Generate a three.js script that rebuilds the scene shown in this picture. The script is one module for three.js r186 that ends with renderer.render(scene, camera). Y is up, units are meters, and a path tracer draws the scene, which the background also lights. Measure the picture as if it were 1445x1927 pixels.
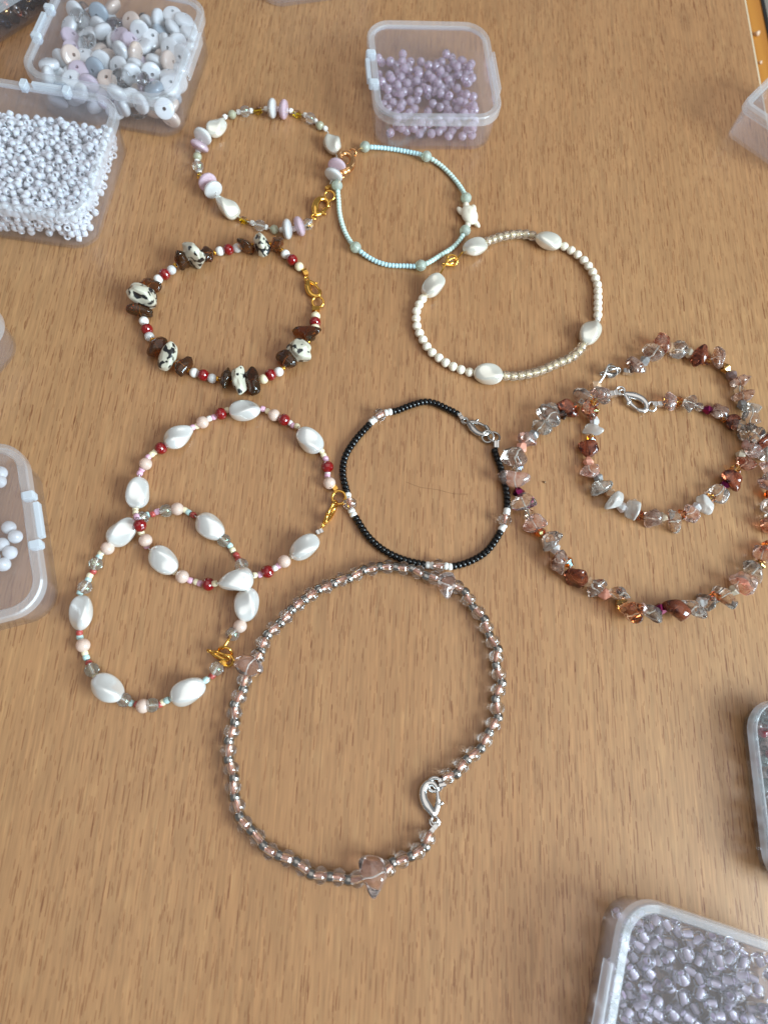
import * as THREE from 'three';
import { mergeVertices, mergeGeometries, toCreasedNormals } from 'three/addons/utils/BufferGeometryUtils.js';
import { RectAreaLightUniformsLib } from 'three/addons/lights/RectAreaLightUniformsLib.js';

// ---------------------------------------------------------------- camera, light, exposure
const MM = 0.001, R = THREE.MathUtils.degToRad;
const scene = new THREE.Scene();
const camera = new THREE.PerspectiveCamera(73.72, 767 / 1024, 0.01, 20);
camera.position.set(0, 0.235, 0);
camera.up.set(0, 1, 0);
{
  const tilt = R(19.5), roll = R(14);                       // the phone is held 19.5 degrees off the plumb line, turned 14 degrees
  const ahead = new THREE.Vector3(0, -Math.cos(tilt), -Math.sin(tilt));
  camera.lookAt(camera.position.clone().add(ahead));
  camera.rotateZ(roll);
}
camera.filmGauge = 9; camera.focus = 0.248; camera.userData.fStop = 3.0;     // a phone's small sensor
camera.updateProjectionMatrix();
const renderer = new THREE.WebGLRenderer({ antialias: true });
renderer.setSize(767, 1024);
renderer.toneMapping = THREE.LinearToneMapping;
renderer.toneMappingExposure = 1.08;
renderer.shadowMap.enabled = true;
RectAreaLightUniformsLib.init();
scene.background = new THREE.Color(0.225, 0.226, 0.23);         // the even, dim light of the room
function windowLight(name, color, intensity, w, h, pos, aim) {
  const l = new THREE.RectAreaLight(color, intensity, w, h);
  l.name = name; l.position.set(...pos); l.lookAt(...aim); scene.add(l);
  return l;
}
// two casements of a window to the right of the table, and the paler ceiling over it
windowLight('window_light', new THREE.Color(0.7, 0.89, 1.0), 23, 0.5, 1.0, [1.72, 1.0, 0.02], [0, 0, -0.12]);
windowLight('window_light', new THREE.Color(0.7, 0.89, 1.0), 23, 0.5, 1.0, [1.66, 1.0, 0.56], [0, 0, -0.12]);
windowLight('ceiling_light', new THREE.Color(1.0, 0.97, 0.93), 0.75, 2.6, 2.6, [0.3, 2.2, -0.3], [0.3, 0, -0.301]);

// ---------------------------------------------------------------- small tools
let seedState = 12345;
const rnd = () => { seedState = (seedState * 1664525 + 1013904223) >>> 0; return seedState / 4294967296; };
const rr = (a, b) => a + (b - a) * rnd();
const pick = (a) => a[Math.floor(rnd() * a.length)];
const hash = (x, y, z = 0) => { let h = (Math.imul(x, 374761393) + Math.imul(y, 668265263) + Math.imul(z, 2147483647 ^ 961748927)) | 0; h = Math.imul(h ^ (h >>> 13), 1274126177); return ((h ^ (h >>> 16)) >>> 0) / 4294967296; };
const sm = (t) => t * t * (3 - 2 * t), lerp = (a, b, t) => a + (b - a) * t;
function vnoise(x, y, z = 0) {
  const X = Math.floor(x), Y = Math.floor(y), Z = Math.floor(z), u = sm(x - X), v = sm(y - Y), w = sm(z - Z);
  const f = (k) => lerp(lerp(hash(X, Y, Z + k), hash(X + 1, Y, Z + k), u), lerp(hash(X, Y + 1, Z + k), hash(X + 1, Y + 1, Z + k), u), v);
  return z === 0 ? f(0) : lerp(f(0), f(1), w);
}
const counts = {};
function numbered(n) { const k = counts[n] = (counts[n] ?? -1) + 1; return k ? n + '_' + String(k).padStart(3, '0') : n; }
function tag(o, label, category, group) {
  o.userData.label = label; o.userData.category = category;
  if (group) o.userData.group = group;
  return o;
}
function thing(name, label, category, group) { const o = new THREE.Group(); o.name = numbered(name); scene.add(o); return tag(o, label, category, group); }
function part(name, geo, mat, parent) {
  const m = new THREE.Mesh(geo, mat);
  m.name = parent === scene ? numbered(name) : name; m.castShadow = m.receiveShadow = true; parent.add(m);
  return m;
}
const V = (x, y, z) => new THREE.Vector3(x, y, z);

// ---------------------------------------------------------------- materials
const P = (o) => new THREE.MeshPhysicalMaterial(o);
const glass = (color, dist, more = {}) => P({ color: 0xffffff, transmission: 1, thickness: 0.004, roughness: 0.03, ior: 1.5, attenuationColor: new THREE.Color(color), attenuationDistance: dist * MM, ...more });
const opaque = (color, more = {}) => P({ color, roughness: 0.28, clearcoat: 0.5, clearcoatRoughness: 0.1, ...more });
const milky = (color, through, more = {}) => P({ color, transmission: through, thickness: 0.004, roughness: 0.22, ior: 1.45, attenuationColor: new THREE.Color(color), attenuationDistance: 6 * MM, clearcoat: 0.6, clearcoatRoughness: 0.06, ...more });
const metal = (color, rough = 0.17) => P({ color, metalness: 1, roughness: rough });
const film = (t = 360, i = 1.7) => ({ iridescence: 1, iridescenceIOR: i, iridescenceThicknessRange: [100, t] });

function dataMap(w, h, f, srgb = true) {
  const d = new Uint8Array(w * h * 4);
  for (let y = 0; y < h; y++) for (let x = 0; x < w; x++) { const c = f(x / w, y / h, x, y); for (let k = 0; k < 3; k++) d[(y * w + x) * 4 + k] = Math.max(0, Math.min(255, c[k])); d[(y * w + x) * 4 + 3] = 255; }
  const t = new THREE.DataTexture(d, w, h); t.magFilter = THREE.LinearFilter; t.wrapS = t.wrapT = THREE.RepeatWrapping;
  if (srgb) t.colorSpace = THREE.SRGBColorSpace;
  t.needsUpdate = true; return t;
}
const mix3 = (a, b, t) => a.map((v, k) => v + (b[k] - v) * t);
// needles and clouds inside rutilated quartz
function rutileMap(clear, dark, amount, s) {
  return dataMap(192, 96, (u, v) => {
    const n = vnoise(u * 9 + s, v * 8 + s, 3.3), k = vnoise(u * 60 + n * 5 + s, v * 10 - s, 1.7), q = vnoise(u * 14 - s, v * 50 + n * 6, 5.1);
    let t = Math.max(0, k - 0.66) * 3.2 + Math.max(0, q - 0.7) * 3 + Math.max(0, n - (1 - amount)) * 2.6;
    return mix3(clear, dark, Math.min(1, t));
  });
}
const shellMap = (s) => dataMap(96, 96, (u, v) => {
  const n = vnoise(u * 5 + s, v * 4 + s, 1.5), b = vnoise(v * 9 + n * 2.5 + s, u * 1.2, 2.2);
  return mix3([252, 244, 226], [214, 176, 124], Math.max(0, b - 0.6) * 2.0);
});
const speckMap = dataMap(64, 64, (u, v) => { const n = vnoise(u * 14, v * 10, 2.5), k = vnoise(u * 22, v * 18, 7.5); return mix3(mix3([186, 74, 66], [120, 30, 28], Math.max(0, n - 0.45) * 2), [222, 150, 130], Math.max(0, k - 0.6) * 2); });

const M = {
  pearl: P({ color: 0xf2eee8, metalness: 0.42, roughness: 0.22, specularColor: new THREE.Color(0.55, 0.88, 1.0), clearcoat: 1, clearcoatRoughness: 0.09, ...film(280, 1.5) }),
  ivoryPearl: P({ color: 0xf2ebdc, metalness: 0.4, roughness: 0.22, specularColor: new THREE.Color(0.6, 0.9, 1.0), clearcoat: 1, clearcoatRoughness: 0.09, ...film(280, 1.5) }),
  red: P({ color: 0x840208, roughness: 0.06, clearcoat: 1, clearcoatRoughness: 0.03 }),
  blush: milky(0xfbdfcd, 0.32), white: opaque(0xf2efe9), ivory: opaque(0xf0e2bd), pink: opaque(0xe7b5cb), aqua: opaque(0xc2e0dc),
  mint: opaque(0xd0e9e0, { roughness: 0.34 }), bluemint: opaque(0xc0e4ea, { roughness: 0.3 }), black: P({ color: 0x050506, roughness: 0.13 }),
  redspeck: P({ map: speckMap, roughness: 0.4, clearcoat: 0.4 }),
  clear: glass(0xf8f5ee, 24, { transmission: 0.96, ...film(420, 1.6) }), clearAqua: glass(0xe2f3ea, 12, { transmission: 0.96, ...film(420, 1.6) }),
  quartz: P({ map: rutileMap([255, 240, 236], [236, 206, 194], 0.08, 23), transmission: 0.97, thickness: 0.004, roughness: 0.05, ior: 1.45, clearcoat: 1 }), lining: P({ color: 0xdc9a80, metalness: 0.5, roughness: 0.4 }), ivoryLining: P({ color: 0xf6e8c8, roughness: 0.3 }), liningGlass: glass(0xfff6f2, 40, { ior: 1.55, clearcoat: 1 }), ivoryGlass: glass(0xfff1d8, 20, { color: 0xfff6e4, transmission: 0.88, clearcoat: 1 }),
  silverBead: metal(0xa3a19d, 0.15), goldBead: metal(0xe0a848, 0.2), gold: metal(0xeeb95c, 0.16), rose: metal(0xeab27a, 0.16), silver: metal(0xdedddb, 0.15), steel: metal(0xb9b6b2, 0.16),
  milkWhite: milky(0xf8f6f3, 0.34), milkPink: milky(0xf5dbe6, 0.42), olive: milky(0xcfccae, 0.4, { roughness: 0.35 }), yellow: glass(0xe8cf2e, 2.4, { color: 0xfff2a0, ...film(400, 1.6) }),
  frost: milky(0xe6f0e4, 0.62, { roughness: 0.4, clearcoat: 0.25 }), howlite: P({ color: 0xf4ead4, roughness: 0.5, clearcoat: 0.25 }),
  amberChip: glass(0xa0621e, 6.5, { color: 0xc89a64, transmission: 0.95, roughness: 0.04 }), darkChip: glass(0x7a4616, 5.5, { color: 0xb08050, transmission: 0.94, roughness: 0.04 }),
  dalmatian: P({ vertexColors: true, roughness: 0.36, clearcoat: 0.5, clearcoatRoughness: 0.12 }),
  nylon: P({ color: 0xe8e6e0, roughness: 0.4 }), goldWire: metal(0xd9a94c, 0.25),
  // bicones
  coral: opaque(0xf0a890, { transmission: 0 }), peach: milky(0xf0c9a2, 0.35), amber: glass(0xe8942c, 4.5, film(400, 1.6)), orange: glass(0xe07e2e, 4, { color: 0xfad8c0, ...film(420, 1.7) }),
  purple: P({ color: 0x7a1f4c, metalness: 0.85, roughness: 0.12, ...film(420, 1.9) }), goldBicone: metal(0xc7a468, 0.14), grey: milky(0xa9a6a4, 0.3), mauve: milky(0xa58c88, 0.35),
  opal: milky(0xf3f0ee, 0.25, film(380, 1.6)), rosy: milky(0xf0c9bf, 0.4), cream: milky(0xeedfc6, 0.4), clearBicone: glass(0xe9d8c6, 8, film(380, 1.6)), brownBicone: glass(0x7a4a2c, 2.4),
};
const RM = {
  redChip: [[250, 204, 176], [172, 72, 40], 0.5, 1], brownChip: [[234, 204, 186], [124, 70, 48], 0.45, 4], darkRedChip: [[186, 104, 72], [76, 26, 16], 0.55, 7],
  pinkChip: [[255, 234, 224], [206, 130, 108], 0.38, 11], clearChip: [[246, 238, 230], [140, 90, 66], 0.2, 15], greyChip: [[236, 228, 218], [122, 108, 98], 0.45, 19],
};
for (const k in RM) M[k] = P({ map: rutileMap(...RM[k]), transmission: { redChip: 0.87, brownChip: 0.8, darkRedChip: 0.68, pinkChip: 0.86, clearChip: 0.95, greyChip: 0.84 }[k], thickness: 0.004, roughness: 0.05, ior: 1.52 });
M.milkChip = milky(0xf4efe9, 0.5); M.orangeChip = glass(0xeebf9c, 9, { color: 0xfbf0e8 });
M.shell = [0, 3, 6, 9].map((s) => P({ map: shellMap(s), roughness: 0.3, clearcoat: 0.4, clearcoatRoughness: 0.15 }));

// ---------------------------------------------------------------- bead shapes, lengthwise along x, in metres
function lathe(profile, seg, flat) {
  let g = new THREE.LatheGeometry(profile.map(([r, x]) => new THREE.Vector2(Math.max(r, 1e-6) * MM, x * MM)), seg);
  g.rotateZ(-Math.PI / 2);
  if (flat) { g = g.toNonIndexed(); g.computeVertexNormals(); }
  return g;
}
function ringBead(len, rad, hole, e = 2.3, seg = 14, n = 12) {          // a rounded ring: seed beads, discs
  const p = [], c = (rad + hole) / 2, a = (rad - hole) / 2;
  for (let i = 0; i <= n; i++) { const t = -i / n * Math.PI * 2, s = Math.sin(t), k = Math.cos(t); p.push([c + a * Math.sign(k) * Math.abs(k) ** (2 / e), len / 2 * Math.sign(s) * Math.abs(s) ** (2 / e)]); }
  return lathe(p.reverse(), seg);
}
function ballBead(rad, hole, seg = 20, n = 12, len = 1) {
  const p = [], a0 = Math.asin(hole / rad);
  for (let i = 0; i <= n; i++) { const t = a0 + (Math.PI - 2 * a0) * i / n; p.push([rad * Math.sin(t), -rad * len * Math.cos(t)]); }
  p.push([hole, p[0][1]]);
  return toCreasedNormals(lathe(p, seg), 1.0);
}
function discBead(len, rad, hole, seg = 28, n = 16) {                   // a flat round bead, fuller at its rim than a lens
  const p = [], a0 = 0.06;
  for (let i = 0; i <= n; i++) { const t = a0 + (Math.PI - 2 * a0) * i / n, c = Math.cos(t); p.push([Math.max(hole, rad * Math.pow(Math.sin(t), 0.82)), -len / 2 * Math.sign(c) * Math.abs(c) ** 0.9]); }
  p.push([hole, p[0][1]]);
  return toCreasedNormals(lathe(p, seg), 1.1);
}
function bicone(len, rad, seg = 6) {
  return lathe([[0.35, -len / 2], [0.9, -len / 2], [rad * 0.96, -len * 0.06], [rad * 0.96, len * 0.06], [0.9, len / 2], [0.35, len / 2], [0.35, -len / 2]], seg, true);
}
function pearlGeo(len, wide, thick, twist, taper, phase) {              // twisted flat oval with a winding ridge
  const nu = 40, nv = 44, pos = [], uv = [], idx = [];
  const facets = [[Math.PI / 2, 0.6, 0.55], [-Math.PI / 2, 0.6, 0.6], [0.3, 0.87, 0.5], [Math.PI + 0.25, 0.85, 0.5]];
  for (let i = 0; i <= nu; i++) for (let j = 0; j <= nv; j++) {
    const u = -Math.cos(i / nu * Math.PI), a = j / nv * Math.PI * 2, s = Math.pow(Math.max(0, 1 - Math.pow(Math.abs(u), 2.35)), 0.46) * (1 + taper * u * 0.5 - taper * 0.12);
    const th = phase + u * twist * 0.4, ca = Math.cos(a - th), sa = Math.sin(a - th);
    let inv = Math.pow(Math.pow(Math.abs(ca) ** 2.2 + Math.abs(sa / (thick / wide)) ** 2.2, 1 / 2.2), 10);
    for (const [f, d, w] of facets) { const c = Math.cos(a - f - phase - twist * u * (0.6 + w)); if (c > 0) inv += Math.pow(c / d, 10); }   // flats that wind round the bead
    const q = Math.pow(inv, -1 / 10) * s * wide / 2;
    pos.push(u * len / 2 * MM, q * Math.cos(a) * MM, (q * Math.sin(a) + taper * (u * u - 0.4) * 0.9) * MM); uv.push(i / nu, j / nv);
  }
  for (let i = 0; i < nu; i++) for (let j = 0; j < nv; j++) { const k = i * (nv + 1) + j; idx.push(k, k + 1, k + nv + 1, k + 1, k + nv + 2, k + nv + 1); }
  let g = new THREE.BufferGeometry();
  g.setAttribute('position', new THREE.Float32BufferAttribute(pos, 3)); g.setIndex(idx);
  g = mergeVertices(g, 1e-7); g.computeVertexNormals(); return g;
}
function pebble(seed, rough, detail = 3, flat = 0.7) {                  // a tumbled chip of unit radius
  let g = mergeVertices(new THREE.IcosahedronGeometry(1, detail).deleteAttribute('normal').deleteAttribute('uv'), 1e-4);
  const p = g.attributes.position, v = V(), uv = [];
  const cuts = Array.from({ length: 6 }, (_, k) => [V(hash(seed, k, 1) - 0.5, hash(seed, k, 2) - 0.5, hash(seed, k, 3) - 0.5).normalize(), 0.55 + 0.35 * hash(seed, k, 4)]);
  for (let i = 0; i < p.count; i++) {
    v.fromBufferAttribute(p, i);
    uv.push(Math.atan2(v.z, v.x) / (2 * Math.PI) + 0.5, Math.asin(v.y) / Math.PI + 0.5);
    const n = vnoise(v.x * 1.4 + seed * 7.1, v.y * 1.4 + 3.3, v.z * 1.4 + 5.7) - 0.5;
    v.multiplyScalar(1 + rough * n * 1.3);
    for (const [c, d] of cuts) { const over = v.dot(c) - d; if (over > 0) v.addScaledVector(c, -over * 0.6); }
    p.setXYZ(i, v.x, v.y, v.z * flat);
  }
  g.setAttribute('uv', new THREE.Float32BufferAttribute(uv, 2)); g.computeVertexNormals();
  g.computeBoundingBox(); const b = g.boundingBox.getSize(V()), c = g.boundingBox.getCenter(V());
  g.translate(-c.x, -c.y, -c.z); g.scale(2 * MM / b.x, 2 * MM / b.y, 2 * MM / b.y); return g;
}
const roundPebbles = Array.from({ length: 4 }, (_, k) => pebble(k + 61, 0.22, 12, 0.72));
const pebbles = Array.from({ length: 10 }, (_, k) => pebble(k + 1, 0.55, 4, rr(0.62, 0.9)));
function dalmatianGeo(seed) {
  const g = pebble(seed + 40, 0.5, 22, 0.85), p = g.attributes.position, col = [];
  for (let i = 0; i < p.count; i++) {
    const x = p.getX(i) / MM, y = p.getY(i) / MM, z = p.getZ(i) / MM;
    const n = vnoise(x * 2 + seed * 3, y * 3.6 + 9, z * 3.6 + 4.5) * 0.78 + vnoise(x * 5 + seed, y * 8 + 2, z * 8 + 1.5) * 0.22;
    const t = Math.min(1, Math.max(0, (n - 0.585) * 22)), w = 0.9 + 0.2 * (vnoise(x * 3, y * 3, z * 3 + 8.5) - 0.5);
    col.push(lerp(0.72 * w, 0.012, t), lerp(0.675 * w, 0.012, t), lerp(0.535 * w, 0.014, t));
  }
  g.setAttribute('color', new THREE.Float32BufferAttribute(col, 3)); return g;
}
const tube = (len, rad) => { const g = new THREE.CylinderGeometry(rad * MM, rad * MM, len * MM, 12, 1, true); g.rotateZ(-Math.PI / 2); return g; };
const G = {
  pearls: [0.2, -0.25, 0.4, -0.1].map((p, k) => pearlGeo(11.7, 8.9, 6.8, k % 2 ? 0.48 : -0.52, 0, p)), teardrops: [0.3, -0.2].map((p, k) => pearlGeo(11.9, 8.9, 6.8, k ? 0.8 : -0.7, k ? 0.55 : 0.6, p)),
  smallPearls: [0.2, -0.3].map((p, k) => pearlGeo(10.6, 8.2, 6.5, k ? 0.7 : -0.6, 0, p)),
  seed: ringBead(1.8, 1.13, 0.34, 2.05), mint: ringBead(1.5, 1.04, 0.3, 1.9), black: ringBead(1.68, 1.36, 0.4, 2.2), round3: ballBead(1.85, 0.35), round4: ballBead(2.3, 0.4), lined: ballBead(2.58, 0.78, 22, 12, 0.88),
  linedSmall: ringBead(3.0, 1.95, 0.85, 2.0, 20), silver: ringBead(2.6, 1.85, 0.5, 2.15, 20), goldSeed: ringBead(1.3, 1.0, 0.3), disc: discBead(4.2, 4.0, 0.4),
  bicone: bicone(4.6, 2.35), smallBicone: bicone(4.0, 2.1), tinyBicone: bicone(3.6, 1.75), shellBead: ballBead(1.82, 0.35, 16, 10), dalmatians: [1, 2, 3, 4, 5, 6].map(dalmatianGeo),
};
// kind of bead -> part name, shapes, material, length and radius in mm
const T = {
  pearl: ['pearl_bead', G.pearls, M.pearl, 11.4, 3.3], teardrop: ['pearl_bead', G.teardrops, M.pearl, 11.4, 3.3], cpearl: ['pearl_bead', G.pearls, M.ivoryPearl, 11.4, 3.3], apearl: ['pearl_bead', G.smallPearls, M.ivoryPearl, 10.2, 3.2], ateardrop: ['pearl_bead', G.teardrops, M.ivoryPearl, 10.2, 3.2],
  red: ['round_bead', [G.round4], M.red, 4.5, 2.3], dred: ['round_bead', [G.round4], M.red, 4.4, 2.2], blush: ['round_bead', [G.round4], M.blush, 4.5, 2.3],
  clear: ['crystal_bead', [G.round4], M.clear, 4.4, 2.3], clearaqua: ['crystal_bead', [G.round4], M.clearAqua, 4.4, 2.3],
  white: ['seed_bead', [G.seed], M.white, 1.75, 1.13], ivory: ['seed_bead', [G.seed], M.ivory, 1.75, 1.13], pink: ['seed_bead', [G.seed], M.pink, 1.75, 1.13], aqua: ['seed_bead', [G.seed], M.aqua, 1.8, 1.05], redspeck: ['seed_bead', [G.seed], M.redspeck, 1.8, 1.1],
  roundwhite: ['round_bead', [G.round3], M.white, 3.6, 1.85], roundivory: ['round_bead', [G.round3], M.ivory, 3.6, 1.85], roundmilk: ['round_bead', [G.round3], M.milkWhite, 3.6, 1.85], goldseed: ['gold_bead', [G.goldSeed], M.goldBead, 1.3, 1.0],
  amberchip: ['stone_chip', pebbles, M.amberChip, 5, 4], darkchip: ['stone_chip', pebbles, M.darkChip, 5, 4], dalmatian: ['spotted_stone', G.dalmatians, M.dalmatian, 6, 4.5],
  black: ['seed_bead', [G.black], M.black, 1.68, 1.22], bwhite: ['seed_bead', [G.black], M.white, 1.7, 1.22], lined: ['lined_bead', [G.lined], M.liningGlass, 4.2, 2.3, [M.lining, 3.9, 0.68]],
  silver: ['metal_bead', [G.silver], M.silverBead, 2.5, 1.68], quartz: ['stone_chip', roundPebbles, M.quartz, 6, 5],
  shell: ['shell_bead', [G.shellBead], M.shell, 3.1, 1.68], ilined: ['lined_bead', [G.linedSmall], M.ivoryGlass, 3.0, 1.9, [M.ivoryLining, 2.9, 0.78]],
  aseed: ['seed_bead', [G.seed], M.white, 1.8, 1.02], disc: ['disc_bead', [G.disc], M.milkWhite, 3.6, 4.1], pinkdisc: ['disc_bead', [G.disc], M.milkPink, 3.6, 4.1], olive: ['glass_bead', [G.round3], M.olive, 3.6, 1.85], yellow: ['bicone_bead', [G.tinyBicone], M.yellow, 3.5, 1.75],
  mint: ['seed_bead', [G.mint], M.mint, 1.5, 1.04], bluemint: ['seed_bead', [G.mint], M.bluemint, 1.5, 1.04], frost: ['frosted_bead', [G.round4], M.frost, 4.4, 2.3],
};
for (const k of ['coral', 'peach', 'amber', 'orange', 'purple', 'grey', 'mauve', 'opal', 'rosy', 'cream']) { T[k] = ['bicone_bead', [G.bicone], M[k], 4.6, 2.35]; T['k' + k] = ['bicone_bead', [G.smallBicone], M[k], 4.0, 2.1]; }
T.goldb = ['bicone_bead', [G.bicone], M.goldBicone, 4.6, 2.35]; T.clearb = ['bicone_bead', [G.bicone], M.clearBicone, 4.6, 2.35]; T.brownb = ['bicone_bead', [G.bicone], M.brownBicone, 4.6, 2.35]; T.kclearb = ['bicone_bead', [G.smallBicone], M.clearBicone, 4, 2.1];
for (const [k, m] of [['rchip', M.redChip], ['bchip', M.brownChip], ['dchip', M.darkRedChip], ['pchip', M.pinkChip], ['cchip', M.clearChip], ['gchip', M.greyChip], ['mchip', M.milkChip], ['ochip', M.orangeChip]]) T[k] = ['stone_chip', pebbles, m, 4.5, 4];

// ---------------------------------------------------------------- a string of beads
// words: kind[:LxT]@x,z[^lift] at a place on the table (mm); kind or kind*n or kind*fill between two such places; via@x,z bends the string
const X = V(1, 0, 0), tmp = V();
function lowest(geo, q, s) { const p = geo.attributes.position; let lo = 0; for (let i = 0; i < p.count; i++) { tmp.fromBufferAttribute(p, i).multiply(s).applyQuaternion(q); lo = Math.min(lo, tmp.y); } return lo; }
function putBead(root, kind, size, at, along, stretch = 1, lift = 0) {
  const [name, shapes, mats, , , inner] = T[kind], geo = pick(shapes), mat = Array.isArray(mats) ? pick(mats) : mats;
  const q = new THREE.Quaternion().setFromUnitVectors(X, along), s = V(stretch, 1, 1), odd = shapes === pebbles || shapes === roundPebbles || shapes === G.dalmatians, big = name === 'pearl_bead';
  const m = part(name, geo, mat, root);
  if (odd) { s.set((size ? size[1] : 4.5) / 2, (size ? size[0] : 8) / 2, (size ? size[0] : 8) / 2); s.z *= rr(0.75, 0.95); }
  if (size && !odd) s.setScalar(size[0] / T[kind][3]);
  const turn = odd ? Math.PI / 2 + rr(-0.5, 0.5) + (rnd() < 0.5 ? Math.PI : 0) : big ? Math.PI / 2 + rr(-0.25, 0.25) : rr(0, 6.28);
  q.multiply(new THREE.Quaternion().setFromAxisAngle(X, turn));
  if (odd) q.multiply(new THREE.Quaternion().setFromEuler(new THREE.Euler(0, rr(-0.22, 0.22), rr(-0.25, 0.25))));
  else if (!big) q.premultiply(new THREE.Quaternion().setFromEuler(new THREE.Euler(rr(-0.05, 0.05), rr(-0.08, 0.08), 0)));
  const p = at.clone(), lo = p.y + lowest(geo, q, s) - lift * MM;
  if (lo < 0.00005) p.y -= lo - 0.00005;
  m.position.copy(p); m.quaternion.copy(q); m.scale.copy(s);
  if (inner) { const t = part('lining', tube(inner[1], inner[2]), inner[0], m); t.castShadow = true; }
  return m;
}
function string(root, text, { closed = false, thread = M.nylon, threadRadius = 0.22 } = {}) {
  const items = text.trim().split(/\s+/).map((w) => {
    const k = /^([a-z]+)(?::([\d.]+)x([\d.]+))?(?:\*(\w+))?(?:@(-?[\d.]+),(-?[\d.]+))?(?:\^([\d.]+))?$/.exec(w);
    if (!k) throw new Error('word ' + w);
    return { kind: k[1], size: k[2] ? [+k[2], +k[3]] : null, n: k[4], at: k[5] !== undefined ? [+k[5], +k[6]] : null, lift: +(k[7] || 0) };
  });
  const rest = (i) => (i.kind === 'via' ? 1.0 : i.size ? Math.min(T[i.kind][4], i.size[0] * 0.36) : T[i.kind][4] * (T[i.kind][0] === 'disc_bead' ? 0.8 : 1)) + i.lift;
  const anchors = items.filter((i) => i.at), h = anchors.map(rest);
  const pts = anchors.map((a, k) => V(a.at[0] * MM, Math.max(h[k], 0.55 * Math.max(h[k - 1] ?? 0, h[k + 1] ?? 0)) * MM, a.at[1] * MM));
  const curve = new THREE.CatmullRomCurve3(pts, closed, 'centripetal'), D = 40, L = curve.getLengths((closed ? pts.length : pts.length - 1) * D), total = L[L.length - 1];
  anchors.forEach((a, k) => { a.s = L[k * D]; });
  const len = (i) => (i.kind === 'via' ? 0 : i.size ? i.size[1] : T[i.kind][3]) * MM;
  const put = (kind, size, s, st, lift) => { const u = Math.min(1, Math.max(0, s / total)); putBead(root, kind, size, curve.getPointAt(u), curve.getTangentAt(u), st, lift); };
  const order = closed ? [...items, { ...anchors[0], s: total, end: true }] : items;
  let from = null, wait = [];
  for (const i of order) {
    if (!i.at) { wait.push(i); continue; }
    if (i.kind === 'via' && wait.length && i !== order[order.length - 1]) continue;
    if (wait.length && from) {
      const a = from.s + len(from) / 2, b = i.s - len(i) / 2, gap = b - a, list = [];
      for (const w of wait) { const n = w.n === 'fill' ? Math.max(1, Math.round(gap / len(w))) : +(w.n || 1); for (let k = 0; k < n; k++) list.push(w); }
      const f = gap / list.reduce((t, w) => t + len(w), 0);
      let s = a;
      for (const w of list) { s += len(w) * f / 2; put(w.kind, w.size, s, Math.min(1.1, Math.max(0.78, f)), i.lift); s += len(w) * f / 2; }
      wait = [];
    }
    if (i.kind !== 'via' && !i.end) put(i.kind, i.size, i.s, 1, i.lift);
    from = i;
  }
  if (thread) part('cord', new THREE.TubeGeometry(curve, pts.length * 5, threadRadius * MM, 6, closed), thread, root);
  return curve;
}
// a tube that swells and tapers along its way (points in mm, radii in mm)
function swellTube(points, radii, seg = 40, round = 12, flat = 1) {
  const c = new THREE.CatmullRomCurve3(points.map((p) => V(...p)), false, 'centripetal'), fr = c.computeFrenetFrames(seg, false), pos = [], idx = [];
  const up = V(0, 1, 0);
  for (let i = 0; i <= seg; i++) {
    const t = i / seg, p = c.getPoint(t), tan = c.getTangent(t), k = t * (radii.length - 1), j = Math.min(radii.length - 2, Math.floor(k)), r = lerp(radii[j], radii[j + 1], sm(k - j));
    const side = V().crossVectors(tan, up); if (side.lengthSq() < 1e-6) side.copy(fr.normals[i]); side.normalize(); const n = V().crossVectors(side, tan).normalize();
    for (let a = 0; a < round; a++) { const an = a / round * 2 * Math.PI; pos.push(...p.clone().addScaledVector(side, Math.cos(an) * r).addScaledVector(n, Math.sin(an) * r * flat).multiplyScalar(MM).toArray()); }
  }
  for (let i = 0; i < seg; i++) for (let a = 0; a < round; a++) { const b = (a + 1) % round, k = i * round, l = k + round; idx.push(k + a, l + a, k + b, k + b, l + a, l + b); }
  for (const [k, s] of [[0, 1], [seg * round, -1]]) for (let a = 1; a < round - 1; a++) s > 0 ? idx.push(k, k + a, k + a + 1) : idx.push(k, k + a + 1, k + a);
  const g = new THREE.BufferGeometry(); g.setAttribute('position', new THREE.Float32BufferAttribute(pos, 3)); g.setIndex(idx); g.computeVertexNormals(); return g;
}
// a lobster clasp drawn 12 mm long from its tail eye (-x) to the bend of its hook (+x)
const claspGeo = {
  body: mergeGeometries([swellTube([[-4.9, 0, 0], [-3.6, 0, 0.5], [-1.5, 0, 1.6], [1.2, 0, 2.35], [3.7, 0, 1.9], [5.2, 0, 0.2], [4.9, 0, -1.6], [3.4, 0, -2.5], [2.3, 0, -2.6]], [1.0, 1.4, 1.65, 1.5, 1.25, 1.1, 1.0, 0.9, 0.6], 48, 14, 0.85)]),
  eye: new THREE.TorusGeometry(1.05 * MM, 0.4 * MM, 10, 20).rotateX(Math.PI / 2).translate(-5.9 * MM, 0, 0),
  lever: mergeGeometries([swellTube([[-4.4, 0, -0.2], [-2.8, 0, -1.3], [-0.6, 0, -2.2], [2.5, 0, -2.55]], [0.9, 1.0, 0.8, 0.55], 24, 12, 0.8), swellTube([[-1.4, 0, -1.8], [-1.7, 0, -2.8], [-1.3, 0, -3.7]], [0.75, 0.6, 0.55], 12, 12, 1.1)]),
};
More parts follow.
